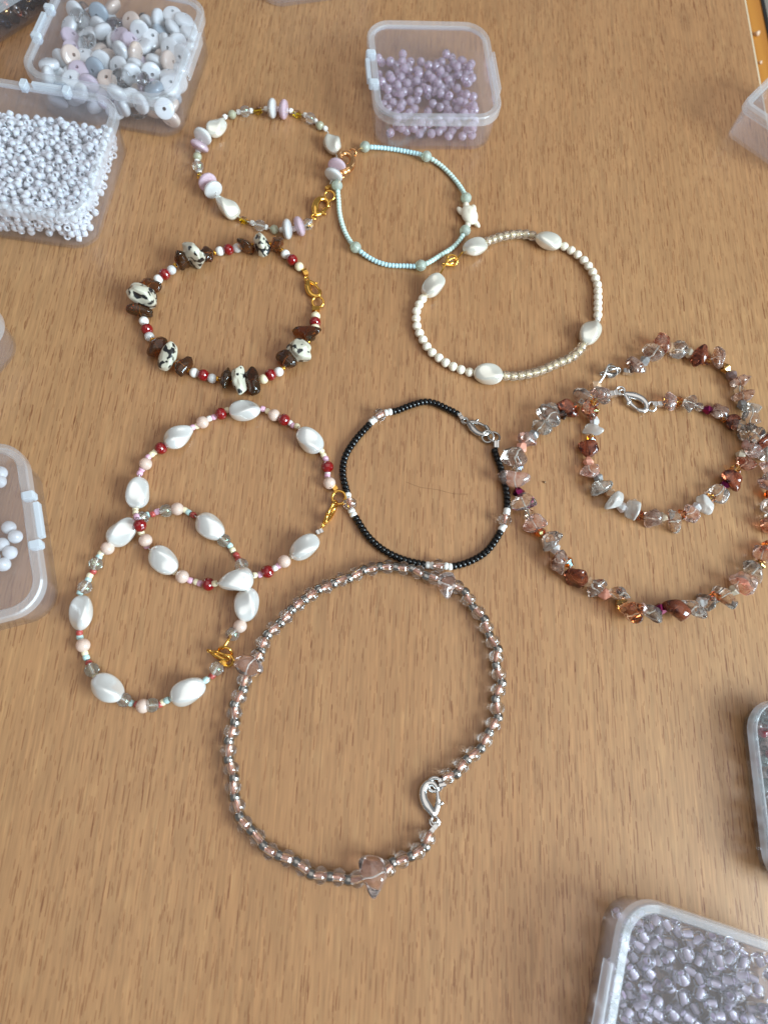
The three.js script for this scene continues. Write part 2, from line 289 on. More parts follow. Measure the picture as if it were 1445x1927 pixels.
function clasp(root, mat, tail, tip, { roll = 0, lift = 1.3, flip = 1 } = {}) {
  const a = V(tail[0], lift, tail[1]).multiplyScalar(MM), b = V(tip[0], lift, tip[1]).multiplyScalar(MM), d = b.clone().sub(a), k = d.length() / (12.6 * MM);
  const m = part('lobster_clasp', claspGeo.body, mat, root);
  m.position.copy(a.add(b).multiplyScalar(0.5)); m.quaternion.setFromUnitVectors(X, d.normalize()).multiply(new THREE.Quaternion().setFromAxisAngle(X, roll)); m.scale.set(k, k, k * flip);
  part('lever', claspGeo.lever, mat, m); part('eye', claspGeo.eye, mat, m);
  return m;
}
function ring(root, mat, at, rad = 1.7, wire = 0.4, { lift = 0.6, tilt = 0, turn = 0 } = {}) {
  const m = part('jump_ring', new THREE.TorusGeometry(rad * MM, wire * MM, 12, 32), mat, root);
  m.position.set(at[0] * MM, lift * MM, at[1] * MM); m.rotation.set(Math.PI / 2 + tilt, 0, turn, 'YXZ'); return m;
}
function crimp(root, mat, at, turn, len = 3, rad = 1.25, lift = 1.3) {
  const m = part('crimp_end', toCreasedNormals(lathe([[0.3, -len / 2], [rad * 0.8, -len / 2], [rad, -len / 2 + 0.3], [rad * 1.02, -len * 0.1], [rad * 0.85, 0], [rad * 1.02, len * 0.1], [rad, len / 2 - 0.3], [rad * 0.8, len / 2], [0.3, len / 2]], 4), 0.5), mat, root);
  m.position.set(at[0] * MM, lift * MM, at[1] * MM); m.rotation.set(0.785, R(turn), 0, 'YXZ'); return m;
}
function wire(root, mat, pts, rad = 0.3) { return part('wire_loop', new THREE.TubeGeometry(new THREE.CatmullRomCurve3(pts.map((p) => V(p[0] * MM, (p[2] ?? 1.2) * MM, p[1] * MM))), 24, rad * MM, 8), mat, root); }

// ---------------------------------------------------------------- the table and what lies beyond its edge
const GRAIN = 10.45;                                            // degrees by which the boards run off the camera's heading
{
  const W = 2048, H = 2048, across = 0.44, along = 0.56, A = new Float32Array(W * H);
  const marks = new Float32Array(W * H);
  for (let k = 0; k < 44000; k++) {                             // the short dark pores of beech
    const x0 = rr(0, W), y0 = rr(0, H), dens = vnoise(x0 / 90, y0 / 700, 4.5);
    if (dens < rr(-0.5, 0.6)) continue;
    const len = Math.pow(rnd(), 2.6) * 25 + 5, w = rr(0.3, 0.75), dark = rr(0.2, 0.95) * (0.55 + 0.45 * Math.min(1, len / 18)), lean = rr(-0.02, 0.02);
    for (let y = 0; y < len; y++) {
      const t = y / len, ww = w * Math.sin(Math.PI * (0.08 + 0.84 * t)) + 0.12, cx = x0 + lean * y + (vnoise(k * 3.1, y / 9) - 0.5) * 0.9, yy = (Math.floor(y0 + y) + H) % H;
      for (let x = Math.floor(cx - 2); x <= cx + 2; x++) { const c = Math.max(0, 1 - Math.abs(x + 0.5 - cx) / (ww + 0.45)); const i = yy * W + ((x + W) % W); marks[i] = Math.min(1, marks[i] + c * dark * 0.8); }
    }
  }
  const map = dataMap(W, H, (u, v, x, y) => {
    const wob = vnoise(u * 5, v * 3, 1.5) * 14, band = vnoise(u * 26 + wob * 0.16, v * 1.3, 2.5), fine = vnoise(x / 2.4 + wob, y / 46, 3.5), fibre = vnoise(x / 1.3, y / 15, 6.5), broad = vnoise(u * 4.2 + 3, v * 1.8 + 1, 5.5), flake = vnoise(x / 7, y / 26, 8.5);
    let c = mix3([175, 134, 92], [170, 123, 82], sm(broad));
    c = mix3(c, [157, 109, 68], Math.max(0, band - 0.42) * 0.75);
    c = mix3(c, [190, 149, 102], Math.max(0, flake - 0.55) * 0.7);
    const s = 1 + (fine - 0.5) * 0.17 + (fibre - 0.5) * 0.13;
    c = c.map((q) => q * s);
    return mix3(c, [108, 60, 31], marks[y * W + x]);
  });
  map.wrapS = map.wrapT = THREE.MirroredRepeatWrapping;
  const bump = dataMap(1024, 1024, (u, v, x, y) => { const q = 215 - 150 * marks[2 * y * W + 2 * x] + (vnoise(x, y / 9, 2.5) - 0.5) * 26; return [q, q, q]; }, false);
  bump.wrapS = bump.wrapT = THREE.MirroredRepeatWrapping;
  const wood = P({ map, bumpMap: bump, bumpScale: 0.00003, roughness: 0.37, specularIntensity: 0.9, clearcoat: 0.2, clearcoatRoughness: 0.3 });
  const table = new THREE.Group(); table.name = 'table'; table.userData.kind = 'structure'; table.userData.label = 'beech laminate table top with short dark grain';
  scene.add(table);
  const edge = [124.2, -379.2], g = R(GRAIN);
  table.position.set(edge[0] * MM, 0, edge[1] * MM); table.rotation.y = g;   // its own z runs with the grain, x = 0 is the right-hand edge
  const wide = 0.9, long = 1.5, off = 0.42;
  const top = new THREE.BoxGeometry(wide, 0.024, long, 1, 1, 1); top.translate(-wide / 2 - 0.0009, -0.012, off);
  const p = top.attributes.position, uv = top.attributes.uv;
  for (let i = 0; i < p.count; i++) uv.setXY(i, p.getX(i) / across + 0.08, p.getZ(i) / along + 0.13);
  part('table_top', top, wood, table);
  const band = new THREE.BoxGeometry(0.0009, 0.0236, long); band.translate(-0.00045, -0.0119, off);
  part('edge_band', band, P({ color: 0xd8c3a4, roughness: 0.3 }), table);
  // a golden wooden bench a hand below, and the floor
  const bench = tag(new THREE.Group(), 'golden varnished wooden seat plank lying below the table edge', 'bench'); bench.name = 'bench'; scene.add(bench);
  bench.position.copy(table.position); bench.rotation.y = R(GRAIN + 0.6);
  const bmap = dataMap(256, 512, (u, v, x, y) => { const n = vnoise(x / 5, y / 120, 1.5), m = vnoise(x / 22, y / 300, 4.5); return mix3([206, 142, 58], [164, 98, 30], n * 0.6 + m * 0.4); });
  const bw = P({ map: bmap, roughness: 0.3, clearcoat: 0.4 });
  const plank = new THREE.BoxGeometry(0.09, 0.03, 1.2); plank.translate(-0.011, -0.045, 0.3); const trim = new THREE.BoxGeometry(0.0022, 0.0312, 1.2); trim.translate(0.0351, -0.0451, 0.3); part('rubber_edge', trim, P({ color: 0x17120e, roughness: 0.6 }), bench); part('seat_plank', plank, bw, bench);
  const fl = part('floor', new THREE.BoxGeometry(5, 0.02, 5), P({ color: 0xa79f94, roughness: 0.7 }), scene); fl.position.set(0.5, -0.74, 0); fl.userData.kind = 'structure';
}
const crumbGeo = pebble(77, 0.9, 2, 0.9);
for (const [x, z, s, l] of [[...[141.3, -431.7], 1.55, 'larger pale crumb on the golden bench plank'], [...[144.5, -409.4], 1.0, 'smaller pale crumb on the golden bench plank']]) {
  const c = tag(part('crumb', crumbGeo, P({ color: 0xcfae92, roughness: 0.6 }), scene), l, 'crumb'); c.position.set(x * MM, (-30 + s * 0.8) * MM, z * MM); c.scale.setScalar(s);
}
{
  const c = tag(part('crumb', crumbGeo, P({ color: 0x8a6a4a, roughness: 0.6 }), scene), 'tiny brown crumb on bare wood beside the big chip bracelet', 'crumb'), q = [56.1, -110.3]; c.position.set(q[0] * MM, 0.3 * MM, q[1] * MM); c.scale.setScalar(0.5);
  const hair = new THREE.CatmullRomCurve3([[5.3, -96.8], [10.7, -96.1], [17.5, -96.8], [23.2, -96.8], [28.5, -97.9]].map(([x, z], i) => V(x * MM, (0.12 + 0.1 * (i % 2)) * MM, z * MM)));
  tag(part('hair', new THREE.TubeGeometry(hair, 40, 0.03 * MM, 5), P({ color: 0x6a4a30, roughness: 0.5 }), scene), 'short dark hair lying on the wood inside the black bracelet', 'hair');
}

// ---------------------------------------------------------------- bracelets
const BR = 'bracelet';
{ // pastel bracelet, top left
  const b = thing('bracelet', 'pastel bracelet of cream pearls, pink and white discs and yellow crystals', BR);
  string(b, `apearl@-61.0,-242.6 aseed@-66.6,-251.5 olive@-69.3,-252.3 aseed@-72.1,-254.9 clear@-74.3,-254.6 aseed@-77.2,-256.8 yellow@-80.5,-255.7 aseed@-83.7,-256.6 pinkdisc@-86.2,-254.0 aseed@-89.6,-255.8 disc@-91.1,-253.0 aseed@-94.4,-254.3 yellow@-97.5,-252.1 aseed@-100.6,-251.7 clear@-102.5,-249.4
    aseed@-105.6,-249.2 olive@-107.5,-246.3 aseed@-110.2,-244.1 apearl@-111.2,-235.8 disc@-114.7,-228.4 pinkdisc@-114.5,-223.2 aseed@-115.1,-222.1 olive@-114.4,-219.0 aseed@-114.1,-217.2 clear@-112.3,-213.6 aseed@-111.6,-212.2 yellow@-109.8,-209.3 pinkdisc@-105.2,-205.2 disc@-101.7,-202.0 ateardrop@-94.1,-196.1 aseed@-90.0,-194.6
    yellow@-86.0,-192.6 aseed@-82.3,-192.7 clear@-78.6,-191.5 aseed@-76.3,-192.3 olive@-72.6,-191.7 aseed@-69.6,-192.5 disc@-66.9,-191.7 aseed@-64.9,-194.5 pinkdisc@-62.5,-194.6 clear@-60.0,-198.0 via@-59.1,-202.0`);
  string(b, `pinkdisc@-55.7,-230.0 disc@-55.9,-225.1 via@-56.7,-222.0`);
  string(b, `apearl@-61.0,-242.5^0.1 via@-57.9,-238.4 via@-56.2,-232.0`.replace('apearl', 'via'));
  clasp(b, M.gold, [-58.8, -202.7], [-56.4, -214.6], { lift: 1.6, roll: 0.25, flip: -1 });
  ring(b, M.gold, [-55.3, -215.9], 2.1, 0.42, { lift: 1.6, tilt: 0.35 }); crimp(b, M.gold, [-57.1, -219.8], 60, 2.4, 1.1); wire(b, M.gold, [[-60.1, -198.3], [-59.2, -201.8], [-58.8, -203.4]], 0.35);
}
{ // mint bracelet with the turtle
  const b = thing('bracelet', 'mint green seed bead bracelet with a small white turtle bead', BR);
  string(b, `frost@-47.1,-246.3 bluemint*fill via@-39.7,-249.2 via@-30.3,-250.4 frost@-19.9,-249.4 mint*fill via@-13.7,-248.0 via@-8.0,-244.2 via@-2.7,-239.0 frost@1.6,-232.0 via@4.8,-224.4 frost@4.5,-214.8 mint*fill via@2.2,-207.4 via@-3.0,-200.1 frost@-9.9,-191.6 bluemint*fill via@-16.7,-190.2 via@-24.1,-188.8 via@-30.8,-189.7 frost@-38.0,-192.5 mint*fill via@-42.4,-197.1 via@-46.1,-202.6 via@-49.1,-208.9 via@-51.2,-215.3 frost@-53.4,-221.6`);
  const t = part('turtle_bead', new THREE.SphereGeometry(1, 24, 16).scale(5 * MM, 2.1 * MM, 3.5 * MM), M.howlite, b), q = [4.7, -223.5], hd = [2.1, -228.4], dir = V(hd[0] - q[0], 0, hd[1] - q[1]).normalize();
  t.position.set(q[0] * MM, 2.3 * MM, q[1] * MM); t.quaternion.setFromUnitVectors(X, dir);
  const rib = part('shell_ridge', mergeGeometries([new THREE.TorusGeometry(2.3 * MM, 0.3 * MM, 8, 28).rotateX(Math.PI / 2).scale(1.25, 1, 1).translate(0, 1.25 * MM, 0), new THREE.SphereGeometry(1, 14, 10).scale(2 * MM, 0.7 * MM, 1.4 * MM).translate(0, 1.55 * MM, 0)]), M.howlite, t); rib.castShadow = true;
  for (const [x, z, a, L, w] of [[3.1, 2.9, 0.3, 2.6, 1.3], [3.1, -2.9, -0.3, 2.6, 1.3], [-4.2, 1.9, 2.85, 2.6, 1.15], [-4.2, -1.9, -2.85, 2.6, 1.15]]) { const f = part('flipper', new THREE.SphereGeometry(1, 16, 10).scale(L * MM, 0.95 * MM, w * MM), M.howlite, t); f.position.set(x * MM, -0.7 * MM, z * MM); f.rotation.y = -a; }
  const head = part('head', new THREE.SphereGeometry(1, 16, 12).scale(1.5 * MM, 1.25 * MM, 1.3 * MM), M.howlite, t); head.position.set(5.2 * MM, 0.1 * MM, 0);
  clasp(b, M.rose, [-52.5, -225.7], [-52.7, -239.6], { lift: 3.8, roll: 0.2 });
  wire(b, M.rose, [[...[-53.2, -220.9], 2.6], [...[-52.8, -225.1], 3.4], [...[-52.4, -227.0], 3.6]], 0.4); ring(b, M.rose, [-51.5, -240.9], 1.6, 0.4, { lift: 2.4, tilt: 0.9 }); wire(b, M.rose, [[...[-50.6, -241.1], 2], [...[-49.4, -244.8], 1.6], [...[-47.1, -246.5], 2.2]], 0.4);
}
{ // cream shell and pearl bracelet
  const b = thing('bracelet', 'cream bracelet of oval pearls, shell rounds and clear seed beads', BR);
  string(b, `cpearl@10.1,-206.7 ilined*fill via@18.0,-215.0 via@25.0,-219.2 via@31.1,-221.0 cpearl@39.9,-219.3 shell@47.4,-219.7 shell@50.6,-218.5 shell@53.6,-217.1 shell@56.7,-215.0 shell@59.0,-212.7 shell@61.1,-210.1 shell@62.8,-207.2 shell@64.0,-204.2 shell@64.6,-201.2 shell@65.0,-198.0 shell@65.4,-195.1 shell@65.7,-192.2 shell@66.1,-189.1 aseed@66.3,-187.1 cpearl@63.6,-178.9
    ilined*fill via@62.2,-173.7 via@59.0,-167.1 via@52.7,-161.5 via@45.9,-155.8 via@37.8,-151.4 cpearl@26.6,-148.3 shell@19.3,-147.9 shell@15.8,-148.1 shell@12.5,-148.6 shell@9.3,-149.5 shell@6.3,-150.9 shell@3.2,-152.5 shell@0.6,-154.6 shell@-1.6,-157.2 shell@-3.6,-159.9 shell@-5.3,-162.8 shell@-6.3,-166.1 shell@-6.9,-169.6 shell@-6.6,-172.9 shell@-5.8,-176.1 cpearl@-3.0,-182.1`);
  clasp(b, M.gold, [-1.2, -194.4], [3.8, -198.7], { lift: 2.6, roll: 1.35 });
  wire(b, M.goldWire, [[...[-1.9, -187.8], 3], [...[-0.7, -192.3], 2.4], [...[-0.0, -197.3], 3.4], [...[-0.9, -199.3], 3.2]], 0.36); wire(b, M.goldWire, [[...[4.1, -198.5], 2.6], [...[5.2, -202.4], 2.4], [...[6.6, -204.4], 3]], 0.36); ring(b, M.gold, [2.1, -197.9], 2.2, 0.45, { lift: 2.2, tilt: 0.5 });
}
{ // dalmatian stone bracelet
  const b = thing('bracelet', 'bracelet of black spotted stones, brown chips and red round beads', BR);
  string(b, `roundivory@-57.8,-176.8 dred@-61.3,-178.8 roundwhite@-64.8,-181.1 goldseed@-66.9,-182.8 amberchip:8.4x5.0@-69.0,-183.1 goldseed@-72.2,-183.8 dalmatian:9.8x6.1@-74.3,-181.0 goldseed@-78.8,-181.2 amberchip:10.1x5.2@-80.3,-178.7 goldseed@-82.6,-179.2 roundmilk@-84.3,-178.2 dred@-87.2,-176.2 roundwhite@-90.4,-174.8 goldseed@-92.4,-173.5 amberchip:8.4x5.4@-94.3,-171.0 goldseed@-96.9,-170.4 dalmatian:12.9x5.8@-98.4,-166.8 darkchip:10.6x5.2@-102.0,-163.7 goldseed@-105.0,-163.0
    roundmilk@-105.8,-160.5 dred@-107.5,-157.4 roundwhite@-109.3,-154.8 goldseed@-110.3,-153.6 amberchip:9.5x4.5@-110.9,-150.2 dalmatian:11.9x8.5@-110.5,-143.8 goldseed@-111.6,-141.5 amberchip:10.1x5.0@-110.5,-138.2 roundwhite@-108.1,-134.8 dred@-105.6,-131.5 roundmilk@-103.8,-128.9 goldseed@-102.3,-127.9 amberchip:9.5x6.1@-98.7,-124.4 goldseed@-97.0,-123.6 dalmatian:11.3x6.4@-93.1,-121.2 goldseed@-90.8,-120.8 amberchip:9.0x5.9@-87.2,-119.6 goldseed@-85.2,-119.1
    roundwhite@-82.6,-118.5 dred@-78.9,-118.2 roundmilk@-75.5,-118.0 goldseed@-73.4,-118.5 darkchip:9.4x4.5@-70.0,-118.5 goldseed@-68.1,-119.2 dalmatian:11.3x5.8@-64.7,-118.5 goldseed@-62.6,-119.7 darkchip:11.2x5.4@-60.3,-119.9 goldseed@-58.7,-122.0 roundivory@-56.9,-123.0 dred@-54.8,-125.2 roundwhite@-52.2,-127.6 goldseed@-51.0,-129.8 amberchip:9.4x7.1@-50.5,-133.1 dalmatian:10.3x8.5@-46.2,-137.4 goldseed@-44.9,-143.4 amberchip:13.4x5.9@-45.8,-145.4 roundivory@-43.9,-150.1 dred@-44.6,-152.7 roundivory@-45.2,-155.8 via@-45.9,-159.0`);
  crimp(b, M.gold, [-54.8, -175.1], -50, 3, 1.3); clasp(b, M.gold, [-53.7, -172.4], [-46.6, -164.9], { lift: 1.5 }); ring(b, M.gold, [-46.2, -162.8], 2.2, 0.5, { lift: 1.4, tilt: 0.3 }); crimp(b, M.gold, [-46.1, -159.3], 20, 3, 1.35);
}
{ // pearls with red rounds (lies over the next one)
  const b = thing('bracelet', 'white pearl bracelet with red round beads and a gold clasp', BR);
  string(b, `blush@-21.9,-88.2 pink@-23.4,-91.1 white@-23.6,-92.2 red@-24.2,-94.2 pink@-25.7,-97.5 ivory@-26.8,-98.7 ivory@-28.0,-100.0 pearl@-33.1,-102.3 ivory@-39.3,-107.3 pink@-41.0,-107.5 white@-42.4,-108.2 red@-44.6,-108.3 blush@-48.7,-109.2 ivory@-51.6,-110.6 pink@-53.6,-110.8 pearl@-59.4,-107.6 ivory@-66.0,-106.8 red@-67.7,-104.4 pink@-70.1,-102.9 white@-71.5,-101.9 blush@-73.0,-99.3 ivory@-74.9,-97.7 pink@-76.1,-96.5 teardrop@-79.2,-91.2
    red@-84.0,-85.5 ivory@-86.0,-83.9 ivory@-86.8,-82.7 pink@-87.6,-81.2 blush@-87.2,-78.2 pink@-88.1,-76.3 pink@-88.1,-74.4 pearl@-85.7,-66.9 ivory@-84.9,-61.3^1 ivory@-83.9,-59.6^2 pink@-82.7,-58.0^3 red@-79.9,-54.8^4 ivory@-79.3,-53.0^3 blush@-77.1,-50.8^1.5 pink@-76.6,-49.3 pearl@-69.3,-45.7 ivory@-64.7,-43.0 blush@-61.5,-42.0 pink@-58.8,-41.6 ivory@-56.7,-41.6 pink@-55.3,-41.4 red@-52.2,-41.6 ivory@-49.8,-42.2 teardrop@-42.9,-44.4^3.2
    ivory@-37.9,-48.2^0.8 pink@-36.4,-49.4 red@-34.1,-50.8 white@-32.1,-52.9 pink@-31.1,-54.1 blush@-29.5,-55.8 ivory@-27.5,-58.6 pearl@-24.0,-62.2 via@-21.5,-67.7`);
  crimp(b, M.gold, [-19.8, -87.4], -45, 2.8, 1.2); ring(b, M.gold, [-17.1, -83.8], 2.4, 0.5, { lift: 1.8, tilt: 0.25 }); clasp(b, M.gold, [-20.0, -71.7], [-17.5, -82.2], { lift: 2.2, roll: 1.45 });
  wire(b, M.gold, [[-19.8, -72.2], [-20.4, -70.9], [-20.3, -69.9]], 0.4); crimp(b, M.silver, [-20.5, -69.6], 40, 2.6, 1.1);
}
{ // pearls with crystals
  const b = thing('bracelet', 'white pearl bracelet with clear crystals, peach rounds and speckled seeds', BR);
  string(b, `clear@-40.9,-15.3 redspeck@-41.7,-12.9 aqua@-43.2,-11.0 pearl@-47.3,-6.2 aqua@-53.1,-2.1 ivory@-54.4,-1.1 redspeck@-55.2,-0.3 clearaqua@-57.2,0.5 blush@-59.8,1.4 redspeck@-62.0,1.4 aqua@-64.2,1.4 clear@-66.2,1.0 pearl@-72.1,-1.2 ivory@-77.9,-4.1 clearaqua@-79.4,-5.6 redspeck@-81.3,-7.3 aqua@-82.9,-8.9 ivory@-83.8,-10.1 blush@-84.9,-12.3 aqua@-87.2,-14.6 redspeck@-87.7,-16.0 pearl@-88.9,-22.1
    aqua@-92.3,-28.6 clear@-91.3,-30.7 aqua@-91.6,-33.3 ivory@-91.6,-34.9 redspeck@-91.0,-36.6 clearaqua@-90.8,-39.1 aqua@-91.0,-41.7 ivory@-90.8,-43.3 blush@-88.9,-45.3 pearl@-85.8,-51.8 clear@-81.5,-58.5 aqua@-80.7,-60.3 redspeck@-78.9,-61.1 pink@-77.6,-62.4 clearaqua@-74.5,-63.2 blush@-71.0,-64.8 ivory@-68.7,-65.4 aqua@-67.1,-64.9 redspeck@-64.9,-64.2 pearl@-57.7,-61.1 clearaqua@-51.9,-57.9 aqua@-49.5,-56.8 ivory@-48.1,-55.5 redspeck@-46.4,-54.1 redspeck@-45.1,-52.7 clear@-43.3,-50.9 via@-41.4,-47.4
    redspeck@-39.7,-44.0 pearl@-37.5,-38.0 aqua@-37.2,-33.5 blush@-37.6,-30.5 redspeck@-38.3,-29.1 clear@-39.2,-27.4 via@-40.5,-25.1`);
  clasp(b, M.gold, [-45.0, -20.1], [-37.1, -19.1], { lift: 3.6, roll: 1.15 });
  wire(b, M.gold, [[...[-39.5, -27.0], 2.4], [...[-39.9, -24.6], 3.4], [...[-40.8, -21.7], 3.2], [...[-40.5, -23.6], 2]], 0.5); ring(b, M.gold, [-39.7, -21.2], 2.2, 0.5, { lift: 2.6, tilt: 1.0, turn: 0.4 }); ring(b, M.gold, [-38.3, -18.7], 1.9, 0.5, { lift: 2.2, tilt: 0.4 }); crimp(b, M.gold, [-39.8, -17.4], 35, 3, 1.1, 1.6);
}
{ // black bracelet
  const b = thing('bracelet', 'black seed bead bracelet with white accents and a silver clasp', BR);
  string(b, `via@18.7,-128.6 black*fill via@17.3,-129.2 via@13.5,-130.1 via@9.1,-131.0 via@5.3,-130.7 via@-0.5,-127.2 via@-4.9,-123.7 bwhite@-7.1,-122.7 bwhite@-8.5,-121.9 lined@-10.4,-119.9 bwhite@-12.0,-118.1 bwhite@-12.9,-116.7 black*fill via@-13.7,-114.8 via@-16.8,-108.1 via@-18.9,-100.3 via@-18.2,-93.7 bwhite@-14.3,-85.6 lined@-12.6,-82.2 bwhite@-11.5,-80.1 bwhite@-10.5,-78.9 black*fill via@-9.0,-77.6 via@-3.8,-72.6 via@2.7,-68.9 via@10.9,-67.1 bwhite@19.6,-67.3 bwhite@21.2,-67.5 lined@23.4,-67.7 bwhite@26.0,-68.6 bwhite@27.4,-68.7
    black*fill via@33.7,-72.1 via@39.1,-77.4 via@42.2,-84.1 bwhite@43.1,-87.3 bwhite@43.6,-88.8 lined@43.4,-90.7 bwhite@43.8,-93.6 bwhite@43.8,-94.9 black*fill via@42.4,-102.0 via@38.7,-110.9 via@35.4,-116.8 via@34.8,-118.2`);
  crimp(b, M.steel, [19.5, -128.2], -45, 3, 1.1); crimp(b, M.silver, [35.2, -119.8], 10, 2.2, 1.9); ring(b, M.steel, [31.4, -122.4], 2.2, 0.45, { lift: 1.7, tilt: 0.35 }); ring(b, M.steel, [33.8, -123.2], 2.2, 0.45, { lift: 1.2, tilt: -0.2 }); ring(b, M.steel, [21.6, -127.1], 1.3, 0.35, { lift: 0.9 });
  clasp(b, M.steel, [21.5, -126.8], [31.8, -123.7], { lift: 1.5 });
}
{ // large copper and silver one
  const b = thing('bracelet', 'large loop of copper lined glass beads and silver beads with quartz chips', BR);
  string(b, `lined@40.2,-0.3 silver@42.9,-1.7 lined@44.0,-4.5 silver@45.5,-6.8 lined@47.1,-8.9 silver@49.2,-11.1 lined@50.1,-14.0 silver@51.0,-16.6 lined@51.9,-19.4 silver@53.1,-22.1 lined@52.3,-24.7 silver@51.2,-27.5 lined@51.6,-30.5 silver@52.4,-33.3 lined@50.9,-35.8 silver@49.5,-38.4 lined@49.0,-41.2 silver@49.2,-44.0 lined@47.0,-46.0 silver@45.4,-48.0 lined@43.9,-50.3 silver@42.8,-53.0 lined@40.3,-54.7 silver@38.1,-56.2 lined@36.1,-58.3 silver@34.4,-60.8 lined@31.4,-61.8 quartz:10x7@27.4,-61.0
    lined@22.9,-63.0 silver@19.8,-62.9 lined@16.9,-63.6 silver@14.3,-64.4 lined@11.5,-63.7 silver@8.7,-63.5 lined@6.0,-62.8 silver@3.3,-62.3 lined@0.8,-60.8 silver@-1.9,-59.8 lined@-4.0,-57.7 silver@-6.2,-55.7 lined@-8.6,-54.5 silver@-10.9,-52.6 lined@-13.0,-50.8 silver@-15.4,-49.3 lined@-17.3,-46.9 silver@-19.1,-44.7 lined@-20.7,-42.6 silver@-22.5,-40.2 lined@-23.6,-37.4 silver@-24.9,-34.9 lined@-26.5,-32.5 silver@-28.0,-30.0 lined@-28.6,-27.0 silver@-28.6,-24.5 lined@-29.1,-22.2 quartz:10.5x7@-30.9,-18.6
    lined@-31.0,-13.9 silver@-30.6,-11.1 lined@-31.1,-8.5 silver@-31.9,-5.8 lined@-31.0,-3.3 silver@-30.2,-0.6 lined@-30.2,2.4 silver@-30.4,5.3 lined@-29.4,8.0 silver@-28.8,10.7 lined@-27.1,13.0 silver@-25.5,15.5 lined@-24.8,18.2 silver@-23.6,20.8 lined@-21.9,23.1 silver@-20.5,25.7 lined@-18.4,27.4 silver@-16.0,28.6 lined@-13.4,30.1 silver@-11.1,31.9 lined@-8.5,33.0 silver@-5.8,33.5 lined@-3.0,33.7 silver@-0.1,34.1 lined@2.5,35.2 silver@5.1,36.3 lined@8.0,36.0 silver@10.8,35.7 lined@13.5,35.3 silver@16.5,35.4 lined@19.1,34.6 quartz:12x8.6@23.8,32.4
    lined@27.5,29.8 silver@28.7,27.7 lined@31.3,26.4 silver@33.8,24.8 lined@35.6,23.0 silver@37.5,21.3 lined@37.7,18.7 via@38.8,16.5`);
  crimp(b, M.silver, [38.9, 1.9], -65, 3, 1.6, 1.6); clasp(b, M.silver, [39.1, 13.6], [34.3, 2.2], { lift: 1.7, flip: -1 }); ring(b, M.silver, [36.9, 3.1], 2.2, 0.6, { lift: 1.6, tilt: 0.3 }); crimp(b, M.silver, [39.1, 15.9], 60, 3.4, 1.0, 1.2); ring(b, M.silver, [39.2, 13.8], 1.5, 0.4, { lift: 1.0 });
}
